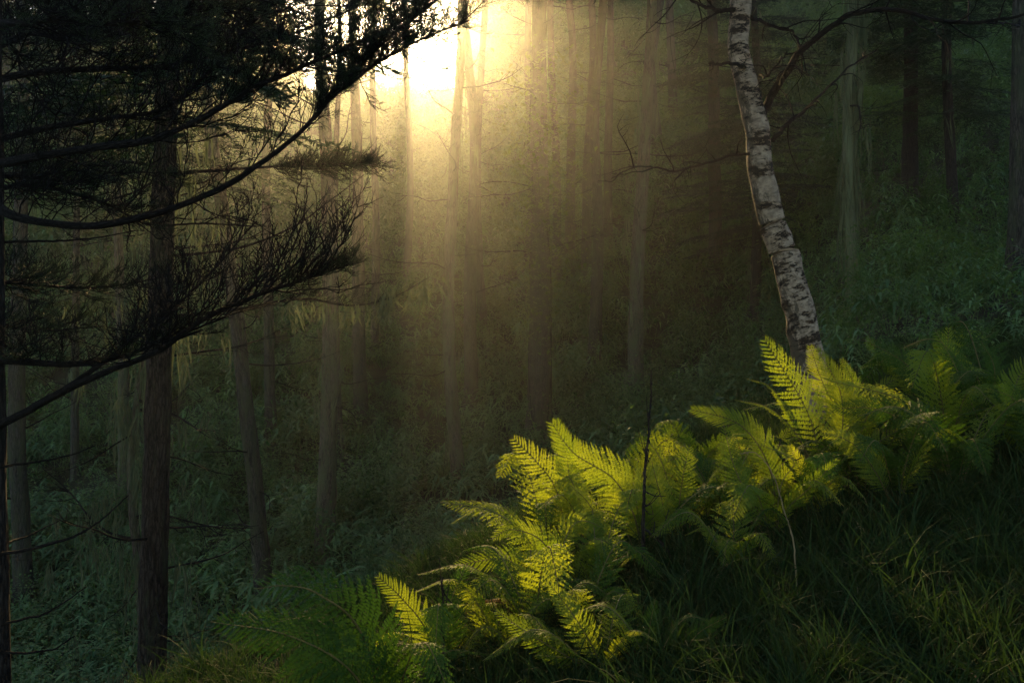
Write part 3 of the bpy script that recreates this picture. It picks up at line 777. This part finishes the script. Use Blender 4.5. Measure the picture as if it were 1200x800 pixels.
B(pl((-12, 735, 4.9), (30, 727, 4.8), (65, 714, 4.8), (100, 688, 4.8)), .008, .003, 4, 0, seed=19, up=0, tl=(.15, .3), name='branch')
B(pl((-12, 762, 4.9), (30, 764, 4.8), (60, 761, 4.8), (85, 748, 4.8)), .008, .003, 3, 0, seed=20, up=0, tl=(.15, .3), name='branch')
B(pl((150, 262, 4.45), (151, 275, 4.45), (148, 290, 4.45), (150, 298, 4.45)), .005, .002, 0, 0, seed=21, name='branch')

# lit boughs reaching right from the thick left-hand trunk
o2 = np.array([tL.location[0], 9.0, tL.location[2]])
bough(tL, o2, pl((195, 205, 9.0), (260, 200, 8.7), (330, 196, 8.5), (385, 194, 8.4), (440, 192, 8.3)), .018, .004, 0, 170, seed=30, green_rng=(.45, 1.0), gl=(.4, .85), green_up=-.12, back=1.4)
bough(tL, o2, pl((195, 300, 9.0), (280, 290, 8.7), (340, 268, 8.5), (380, 240, 8.4), (425, 205, 8.3)), .014, .003, 20, 0, seed=31, tl=(.3, .8), up=.3)
bb = bough(tL, o2, pl((195, 372, 9.0), (280, 362, 8.8), (350, 350, 8.6), (410, 358, 8.5), (460, 348, 8.4), (500, 326, 8.3)), .018, .003, 22, 22, seed=32, tl=(.4, .9), up=.1, green_rng=(.4, .9), gl=(.3, .6))
mbl = MB(); lichen_strands(mbl, np.random.default_rng(3), np.array([p - o2 for p in crom(pl((330, 352, 8.6), (410, 358, 8.5), (460, 348, 8.4), (500, 326, 8.3)), 40)]), 220, .07, (.05, .22))
mbl.build('lichen', M['lichen'], bb, False, kind='stuff')

# ------------------------------------------------------------------ birch
Yb = 6.4
root = at(953, 455, Yb); root[2] = float(ground(root[0], root[1]))
bt = thing('birch_tree', 'white barked birch with black scars leaning left above the ferns', 'tree', tuple(root))
off = root
bp = [root - UP * .3, root] + pl((945, 405, Yb), (930, 340, Yb), (905, 255, Yb), (890, 190, Yb), (882, 130, Yb), (868, 60, Yb), (866, 10, Yb), (872, -60, Yb), (860, -200, Yb), (870, -420, Yb), (850, -700, Yb))
P = crom([p - off for p in bp], 220)
P[:, 0] += .006 * np.sin(P[:, 2] * 7.3) + .005 * np.sin(P[:, 2] * 17 + 1); P[:, 1] += .015 * np.sin(P[:, 2] * 5 + 2)
L = np.linspace(0, 1, 220)
R = np.interp(P[:, 2], [-.3, 0, .3, .6, 1.2, 1.9, 2.4, 6.5], [.17, .125, .104, .097, .086, .076, .068, .02])
r = np.random.default_rng(12)
knots = [(h + r.uniform(-.05, .05), r.uniform(0, 6.28), r.uniform(.08, .2)) for h in np.linspace(.3, 3.4, 20)]
def bdisp(a, Lh):
    s = 1 + .03 * np.sin(3 * a + Lh * 3) + .02 * np.sin(5 * a - Lh * 7) + .012 * np.sin(17 * Lh + 3 * a) + .01 * np.sin(41 * Lh + 2 * np.sin(a * 2))
    for h, az, amp in knots:
        da = (a - az + np.pi) % (2 * np.pi) - np.pi
        s = s + amp * np.exp(-((Lh - .3 - h) / .05) ** 2 - (da / .55) ** 2)
    return s
mb = MB(); tube(mb, P, R, 36, bdisp); mb.build('trunk', M['birch'], bt, attr=True)

def birch_branch(pts, r0, r1, subs, seed, mat='twig', leaves=0, n=40):
    r = np.random.default_rng(seed + 70)
    W = crom([p - off for p in pts], n); W[1:] += np.cumsum(r.normal(0, .004, (n - 1, 3)), 0)
    mb = MB(); tube(mb, W, np.linspace(r0, r1, n), 8, bark_disp(seed, .1, 3)); b = mb.build('branch', M[mat], bt, attr=True)
    tb = MB(); lv = MB(); T, S, Nn = frames(W)
    for k in range(subs):
        i = int(n * (.15 + .83 * (k + r.uniform(0, 1)) / subs)); i = min(i, n - 1)
        d = norm(T[i] * r.uniform(.3, 1) + r.normal(0, .6, 3)); l = r.uniform(.15, .55)
        Q = [W[i]]
        for j in range(4): d = norm(d + r.normal(0, .3, 3)); Q.append(Q[-1] + d * l / 4)
        Qc = crom(Q, 9); tube(tb, Qc, np.linspace(.0055, .0015, 9), 4)
        for j in range(3):
            d2 = norm(d + r.normal(0, .7, 3)); q = Qc[r.integers(2, 8)]; q2 = q + d2 * l * r.uniform(.2, .5)
            tube(tb, crom([q, (q + q2) / 2 + r.normal(0, .01, 3), q2], 4), [.0025, .002, .0016, .001], 3)
            for _ in range(leaves):
                pp = q + (q2 - q) * r.uniform(.2, 1.1); leaf(lv, pp + r.normal(0, .02, 3), r.normal(0, 1, 3) + [0, 0, -.5], r.uniform(.03, .055), r.uniform(.022, .035), .2, .05)
    if tb.n: tb.build('twigs', M['twig'], b, kind='stuff')
    if lv.n: lv.build('leaves', M['broad'], b, False, kind='stuff')
    return b
Y = Yb
birch_branch(pl((893, 135, Y), (905, 112, Y), (922, 85, Y - .1), (936, 62, Y - .2), (962, 40, Y - .3), (1000, 14, Y - .4), (1050, 8, Y - .5), (1100, 18, Y - .6), (1150, 22, Y - .7), (1215, 12, Y - .8)), .028, .007, 22, 1, n=60)
birch_branch(pl((905, 165, Y), (925, 145, Y + .1), (950, 125, Y + .2), (990, 88, Y + .3), (1020, 65, Y + .4)), .016, .004, 9, 2)
birch_branch(pl((888, 178, Y), (862, 178, Y - .1), (820, 190, Y - .2), (780, 198, Y - .3), (745, 194, Y - .4), (712, 208, Y - .45)), .011, .003, 8, 3)
birch_branch(pl((868, 12, Y), (845, 12, Y - .1), (820, 8, Y - .2), (795, 0, Y - .3), (770, -14, Y - .4)), .016, .005, 10, 4)
birch_branch(pl((878, 82, Y), (860, 75, Y - .2), (840, 76, Y - .35), (830, 74, Y - .5)), .013, .006, 2, 5)
birch_branch(pl((880, 20, Y), (900, 30, Y + .2), (925, 38, Y + .3), (938, 60, Y + .1)), .012, .008, 5, 6)
birch_branch(pl((890, 90, Y), (905, 85, Y - .2), (918, 70, Y - .3), (930, 62, Y - .4)), .008, .003, 4, 7)
# birch crown above the frame
for k in range(9):
    h = -120 - 65 * k; az = k * 2.4; c = at(868, h, Y)
    d = np.array([math.cos(az), math.sin(az), .35])
    birch_branch([c, c + d * .7, c + d * 1.4 + UP * .2, c + d * 2.0], .02, .005, 16, 20 + k, leaves=14)

# ------------------------------------------------------------------ ferns
def frond_template(seed, n=30):
    """flat frond in coordinates (s along 0..1, lateral d, height h), widths for length 1"""
    r = np.random.default_rng(seed); Vs = []; Qs = []; o = 0
    for i in range(n):
        s0 = .02 + .96 * (i / n) ** .93
        prof = (min(1, .45 + s0 * 2.2) * (1 - s0) ** .62 * 1.05 + .015) if s0 < .99 else .02
        for side in (-1, 1):
            Lp = .27 * prof * r.uniform(.9, 1.07)
            if r.uniform() < .02: Lp *= .4
            ang = math.radians(r.normal(66, 3) - 20 * s0)
            m = max(4, int(5 + 15 * prof)); u = (np.arange(m) + .5) / m; du = 1 / m
            w = (.0135 * prof + .003) * np.minimum(1, (1 - u) * 2.6 + .12)     # half width of pinna
            cl, sl = math.cos(ang), math.sin(ang); bend = r.normal(.10, .05); dr = r.uniform(.05, .22)
            tl_ = 0
            def pt(uu, v, sw):
                f = Lp * uu * cl + bend * Lp * uu ** 2 + v * sl * 1.0 + np.abs(v) * .25 * sw
                d = side * (Lp * uu * sl - v * cl * 1.0)
                return np.stack([s0 + f, d, -dr * Lp * uu ** 2 - np.abs(v) * tl_], -1)
            for v in (-1, 1):
                tl_ = r.uniform(-.35, 1.3, m)
                # leaflet lobes: rounded four sided tongues leaning towards the pinna tip
                a_ = pt(u - du * .46, 0 * u, 0); b_ = pt(u + du * .46, 0 * u, 0)
                c_ = pt(u + du * .62, v * w, 1); d_ = pt(u + du * .02, v * w * .95, 1)
                V = np.concatenate([a_, b_, c_, d_], 0); j = np.arange(m)
                Q = np.stack([j, j + m, j + 2 * m, j + 3 * m], -1) + o
                Vs.append(V); Qs.append(Q); o += len(V)
    return np.vstack(Vs), np.vstack(Qs)
FT = [frond_template(700 + i, n_) for i, n_ in enumerate([30, 26, 34, 30])]

def frond(parent, origin, pts, s0, roll, seed, wid=1.0, face=None, mat='fern'):
    """pts: world points root..tip ; leafy part from fraction s0; face: normal direction of blade"""
    r = np.random.default_rng(seed + 8000)
    W = crom([np.asarray(p) - origin for p in pts], 80)
    Ls = np.concatenate([[0], np.cumsum(np.linalg.norm(np.diff(W, axis=0), axis=1))]); Lt = Ls[-1]; Ls = Ls / Lt
    T = norm(np.gradient(W, axis=0))
    fv = np.array([0, -1, .55]) if face is None else np.array(face, float)
    S = norm(np.cross(T, fv)); Nn = np.cross(S, T)
    S, Nn = S * math.cos(roll) + Nn * math.sin(roll), Nn * math.cos(roll) - S * math.sin(roll)
    V, Q = FT[seed % len(FT)]
    Ll = Lt * (1 - s0)
    s = s0 + (1 - s0) * np.clip(V[:, 0], 0, 1.0); over = np.clip(V[:, 0] - 1.0, 0, 1) * Ll
    def ip(A): return np.stack([np.interp(s, Ls, A[:, i]) for i in range(3)], -1)
    P = ip(W) + ip(T) * over[:, None] + ip(S) * (V[:, 1] * Ll * wid)[:, None] + ip(Nn) * (V[:, 2] * Ll)[:, None]
    mb = MB(); mb.add(P, Q)
    b = mb.build('frond', M[mat], parent, False)
    mr = MB(); tube(mr, W, np.linspace(.0042, .0009, 80) * (Lt / .8) ** .5, 5); mr.build('stalk', M['rachis'], b)
    return b

SEED = [0]
def fern(label, rootpx, heroes, extra=5, size=.7, group='ferns along the edge of the bank', shade_odds=0.15):  # last argument: chance that a frond takes the shade-darkened leaf colour
    rp = np.array([(rootpx[0] - 600) / F * rootpx[1], rootpx[1], 0]); rp[2] = float(ground(rp[0], rp[1]))
    f = thing('fern', label, 'fern', tuple(rp), group)
    r = np.random.default_rng(int(rootpx[0] * 7 + rootpx[1] * 100))
    for hpts, s0, roll, wid in heroes:
        SEED[0] += 1
        frond(f, rp, [rp] + pl(*hpts), s0, roll, SEED[0], wid, mat='fern_shaded' if r.uniform() < shade_odds * (shade_odds > .3) else 'fern')
    a0 = r.uniform(0, 6.28)
    for k in range(extra):
        SEED[0] += 1
        az = a0 + 6.28 * k / extra + r.normal(0, .25); d = np.array([math.cos(az), math.sin(az), 0]); L = size * r.uniform(.75, 1.15)
        hh = L * r.uniform(.45, .8); out = L * r.uniform(.5, .8)
        pts = [rp, rp + d * out * .25 + UP * hh * .6, rp + d * out * .65 + UP * hh, rp + d * out * 1.15 + UP * hh * r.uniform(.55, .95)]
        frond(f, rp, pts, .2, r.normal(0, .25), SEED[0], r.uniform(.8, 1.05), face=UP * 1.0 - d * .4, mat='fern_shaded' if r.uniform() < shade_odds else 'fern')
    if SEED[0] % 3 == 0:     # a withered frond hanging to the ground
        SEED[0] += 1; az = r.uniform(0, 6.28); d = np.array([math.cos(az), math.sin(az), 0]); L = size * .8
        b = frond(f, rp, [rp, rp + d * L * .3 + UP * L * .4, rp + d * L * .7 + UP * L * .3, rp + d * L + UP * .02], .2, r.normal(0, .8), SEED[0], .55, face=UP * 1.0 - d * .4, mat='fern_dead'); b['label'] = 'withered brown frond'
    return f

fern('tall upright golden lit fern in front of the birch base', (968, 4.6), [
    (((962, 545, 4.55), (945, 480, 4.5), (893, 393, 4.4)), .28, .0, 1.0),
    (((985, 520, 4.7), (985, 460, 4.7), (955, 405, 4.65)), .3, .35, .75),
    (((940, 520, 4.5), (905, 480, 4.4), (862, 468, 4.3)), .45, -.9, .7),
    (((930, 500, 4.6), (905, 455, 4.6), (874, 443, 4.6)), .5, -.9, .6),
    (((1000, 540, 4.6), (1060, 500, 4.6), (1095, 490, 4.6)), .35, .2, .8)], 3, .6)
fern('arching yellow green fern right of the tall upright one', (1112, 4.9), [
    (((1108, 502, 4.8), (1050, 466, 4.7), (972, 446, 4.6)), .25, -.5, .85),
    (((1085, 508, 4.7), (1030, 480, 4.6), (975, 478, 4.5)), .3, .4, .7),
    (((1100, 470, 5.0), (1060, 425, 5.0), (1012, 398, 5.0)), .3, .3, .9),
    (((1105, 450, 5.1), (1110, 410, 5.1), (1112, 380, 5.1)), .3, -.1, .9)], 4, .7, shade_odds=0.35)
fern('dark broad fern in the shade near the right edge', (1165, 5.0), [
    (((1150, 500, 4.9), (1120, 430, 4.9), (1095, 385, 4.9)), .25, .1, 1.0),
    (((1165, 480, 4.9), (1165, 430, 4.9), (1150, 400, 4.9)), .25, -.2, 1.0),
    (((1180, 490, 4.8), (1195, 440, 4.8), (1225, 410, 4.8)), .25, .2, 1.0)], 5, .75, shade_odds=0.7)
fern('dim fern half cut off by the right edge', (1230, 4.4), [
    (((1215, 520, 4.3), (1190, 470, 4.3), (1160, 455, 4.2)), .25, .3, 1.0)], 5, .7, shade_odds=0.8)
fern('fern with one pale tipped frond pointing right above the dark grass', (905, 4.0), [
    (((915, 605, 3.95), (950, 570, 3.9), (984, 536, 3.85)), .3, -.8, .8),
    (((880, 590, 4.0), (860, 545, 4.0), (848, 497, 4.0)), .25, .1, .9),
    (((905, 560, 4.1), (870, 500, 4.1), (806, 478, 4.1)), .35, .5, .7),
    (((915, 570, 4.1), (930, 540, 4.1), (890, 520, 4.1)), .3, -.6, .7)], 4, .5)
fern('bright fern standing right behind the thin dark sapling', (800, 4.2), [
    (((795, 610, 4.15), (800, 560, 4.1), (808, 520, 4.1)), .25, 0, 1.1),
    (((785, 620, 4.15), (770, 565, 4.1), (762, 535, 4.1)), .25, .1, 1.0),
    (((790, 590, 4.3), (770, 530, 4.3), (742, 507, 4.3)), .4, .5, .6),
    (((830, 600, 4.2), (850, 560, 4.2), (845, 510, 4.2)), .3, -.3, .9)], 4, .5)
fern('large yellow fern arching left of the thin dark sapling', (752, 4.1), [
    (((745, 610, 4.0), (720, 562, 3.95), (672, 530, 3.9), (643, 490, 3.9)), .18, .3, .8),
    (((720, 640, 4.0), (690, 590, 3.9), (668, 568, 3.8)), .35, -.4, .7),
    (((765, 600, 4.0), (740, 570, 4.0), (712, 560, 4.0)), .3, .5, .8)], 4, .5)
fern('feathery fern with upright frond at the dark trunk base', (690, 4.3), [
    (((665, 620, 4.3), (650, 570, 4.25), (628, 540, 4.2), (598, 510, 4.2)), .28, .0, 1.05),
    (((670, 600, 4.3), (665, 540, 4.3), (650, 488, 4.3)), .28, .2, .9),
    (((700, 610, 4.2), (720, 580, 4.2), (760, 570, 4.2)), .3, .3, .8)], 3, .5)
fern('golden fern with drooping frond reaching furthest left over the gully', (655, 3.8), [
    (((625, 640, 3.75), (580, 600, 3.7), (516, 588, 3.65)), .25, -.55, .8),
    (((640, 640, 3.7), (600, 620, 3.7), (575, 632, 3.65)), .3, .3, .8),
    (((625, 680, 3.6), (590, 655, 3.6), (530, 663, 3.55)), .3, .2, .8),
    (((660, 640, 3.8), (680, 610, 3.8), (720, 625, 3.8)), .3, -.3, .8)], 4, .5)
fern('green fern at the bottom centre with one broad upright frond', (705, 3.0), [
    (((700, 770, 3.0), (675, 725, 2.95), (643, 682, 2.95)), .25, .1, .9),
    (((690, 785, 3.0), (625, 745, 2.95), (578, 713, 2.95)), .25, -.3, .85)], 3, .35)
fern('small shaded fern right of the broad upright frond', (765, 3.0), [
    (((758, 790, 3.0), (760, 745, 3.0), (768, 700, 3.0)), .2, .0, .9),
    (((790, 790, 3.0), (815, 745, 2.95), (852, 722, 2.9)), .2, .2, .8)], 2, .35, shade_odds=0.6)
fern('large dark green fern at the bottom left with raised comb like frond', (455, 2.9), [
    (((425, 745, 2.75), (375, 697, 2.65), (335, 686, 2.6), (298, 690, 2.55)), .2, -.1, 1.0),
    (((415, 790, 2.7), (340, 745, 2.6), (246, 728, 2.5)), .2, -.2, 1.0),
    (((440, 780, 2.8), (380, 775, 2.7), (320, 800, 2.6)), .2, .2, 1.0)], 3, .5, shade_odds=1.0)
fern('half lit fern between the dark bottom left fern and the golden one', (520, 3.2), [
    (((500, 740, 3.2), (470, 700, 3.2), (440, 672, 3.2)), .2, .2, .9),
    (((525, 740, 3.2), (530, 700, 3.2), (548, 660, 3.2)), .2, -.2, .9)], 5, .45, shade_odds=0.5)
fern('low fern under the golden one at the bottom', (590, 3.3), [], 6, .42)
fern('bushy fern filling the gap between the sapling and the golden fern', (700, 3.7), [], 7, .45)
fern('low glowing fern between the sapling and the tall upright fern', (850, 4.4), [], 7, .48)
fern('shaded fern in the grass behind the pale tipped frond', (1010, 4.4), [], 6, .5, shade_odds=0.8)
fern('fern whose fronds fan out across the foot of the birch', (1000, 5.2), [
    (((990, 500, 5.1), (965, 450, 5.1), (948, 402, 5.1)), .3, .1, .9),
    (((1000, 500, 5.1), (1000, 450, 5.1), (985, 418, 5.1)), .3, -.2, .9),
    (((1015, 490, 5.1), (1040, 450, 5.1), (1065, 440, 5.1)), .3, .2, .9)], 5, .6)
fern('yellow fern low between the tall upright fern and the one beside the sapling', (885, 4.7), [
    (((880, 570, 4.6), (868, 530, 4.6), (860, 500, 4.6)), .25, .1, 1.0),
    (((900, 560, 4.6), (915, 520, 4.6), (925, 500, 4.6)), .25, -.1, 1.0)], 5, .55)
fern('dim green fern spreading under the dark broad one at the right', (1120, 4.3), [], 8, .62, shade_odds=0.8)
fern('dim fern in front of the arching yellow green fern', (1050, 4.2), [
    (((1030, 560, 4.1), (1000, 520, 4.1), (960, 505, 4.1)), .3, .2, .9)], 6, .55, shade_odds=0.6)
fern('glowing fern behind the large yellow arching one', (735, 4.7), [
    (((730, 600, 4.6), (715, 560, 4.6), (700, 535, 4.6)), .25, .1, 1.0)], 7, .6)
fern('yellow fern at the lip of the bank behind the golden drooping frond', (640, 4.5), [], 7, .6)
fern('lit fern just below the golden drooping frond', (625, 3.4), [], 7, .48)
fern('fern spreading low left of the sapling foot', (680, 3.35), [], 6, .42)
fern('lit fern at the brink right of the large yellow arching one', (815, 4.9), [
    (((815, 570, 4.8), (830, 535, 4.8), (850, 515, 4.8)), .25, .2, 1.0),
    (((805, 575, 4.8), (790, 540, 4.8), (780, 515, 4.8)), .25, -.2, 1.0)], 6, .55)
fern('low fern in front of the pale tipped frond', (860, 3.7), [], 6, .4)
fern('fern tucked under the tall upright golden one', (950, 4.2), [
    (((945, 580, 4.15), (935, 545, 4.15), (925, 520, 4.1)), .25, .2, .9)], 7, .48)
fern('small fern among the bamboo leaves behind the right hand ferns', (1080, 6.2), [], 7, .6)

# ------------------------------------------------------------------ thin dark sapling and dry stalks
def stalk(name, label, cat, pts, r0, r1, mat, buds=0, seed=0, sub=0):
    r = np.random.default_rng(seed + 40); q = np.array(at(*pts[0])); q[2] = float(ground(q[0], q[1]))
    t = thing(name, label, cat, tuple(q)); W = crom([np.zeros(3)] + [at(*p) - q for p in pts[1:]], 60)
    W[1:] += np.cumsum(r.normal(0, .0012, (59, 3)), 0)
    mb = MB(); tube(mb, W, np.linspace(r0, r1, 60), 7, lambda a, L: 1 + .2 * np.maximum(0, np.sin(L * 95)) ** 6); st = mb.build('stem', M[mat], t, attr=True)
    for k in range(sub):
        i = r.integers(8, 56); d = norm(r.normal(0, 1, 3) + [0, 0, .7]); l = r.uniform(.03, .14); mb = MB()
        tube(mb, crom([W[i], W[i] + d * l * .5, W[i] + d * l + [0, 0, .02]], 5), np.linspace(r1 * 1.2, r1 * .5, 5), 4); mb.build('twig', M[mat], t, attr=True)
    if buds:
        lv = MB()
        for k in range(buds):
            i = r.integers(10, 60); d = r.normal(0, 1, 3); leaf(lv, W[i], d, r.uniform(.012, .03), .008, .2)
        lv.build('buds', M[mat], t, False, kind='stuff')
    return t
stalk('bare_sapling', 'thin dark bare sapling rising through the yellow ferns', 'sapling', [(752, 690, 3.7), (753, 640, 3.7), (755, 590, 3.7), (756, 545, 3.7), (761, 510, 3.7), (764, 470, 3.7), (764, 430, 3.7)], .008, .0022, 'bark_dark', 50, 1, 9)
stalk('dry_grass_stalk', 'pale dry grass stalk bent over beside the pale tipped frond', 'grass stalk', [(935, 690, 3.3), (930, 640, 3.3), (918, 600, 3.3), (905, 555, 3.3), (885, 530, 3.3), (868, 530, 3.3)], .003, .0012, 'dry', 0, 2)
stalk('dead_stem', 'dark leaning dead stem between the sapling and the tall fern', 'stem', [(945, 590, 4.2), (930, 560, 4.2), (910, 530, 4.2), (893, 508, 4.2)], .006, .004, 'bark_dark', 14, 3, 4)
stalk('dead_stem', 'short dark upright stem in the ferns at the bottom left', 'stem', [(520, 790, 3.1), (520, 750, 3.1), (521, 715, 3.1), (520, 682, 3.1)], .004, .002, 'bark_dark', 20, 4, 4)
stalk('dead_stem', 'dark dead stem slanting right beside the sapling', 'stem', [(800, 660, 3.8), (780, 640, 3.8), (762, 622, 3.8), (750, 612, 3.8)], .006, .004, 'bark_dark', 10, 5, 3)

# ------------------------------------------------------------------ haze
def box(x0, x1, y0, y1, z0, z1):
    V = [(x, y, z) for x in (x0, x1) for y in (y0, y1) for z in (z0, z1)]
    return V, [[0, 1, 3, 2], [4, 6, 7, 5], [0, 4, 5, 1], [2, 3, 7, 6], [0, 2, 6, 4], [1, 5, 7, 3]]
m, t, n, l = nt('haze')
pv = N(t, 'ShaderNodeVolumePrincipled'); pv.inputs['Color'].default_value = (.95, .96, .95, 1)
pv.inputs['Density'].default_value = HAZE_DENSITY; pv.inputs['Anisotropy'].default_value = HAZE_G
o = N(t, 'ShaderNodeOutputMaterial'); l.new(pv.outputs[0], o.inputs['Volume'])
zmin = float(ground(*np.meshgrid(xs, ys)).min())
mb = MB(); mb.add(*box(-92, 92, -22, 123, zmin - 1.5, 52)); hz = mb.build('haze', m, None, False)
tag(hz, 'sunlit mist hanging between the trees', 'haze', kind='stuff')
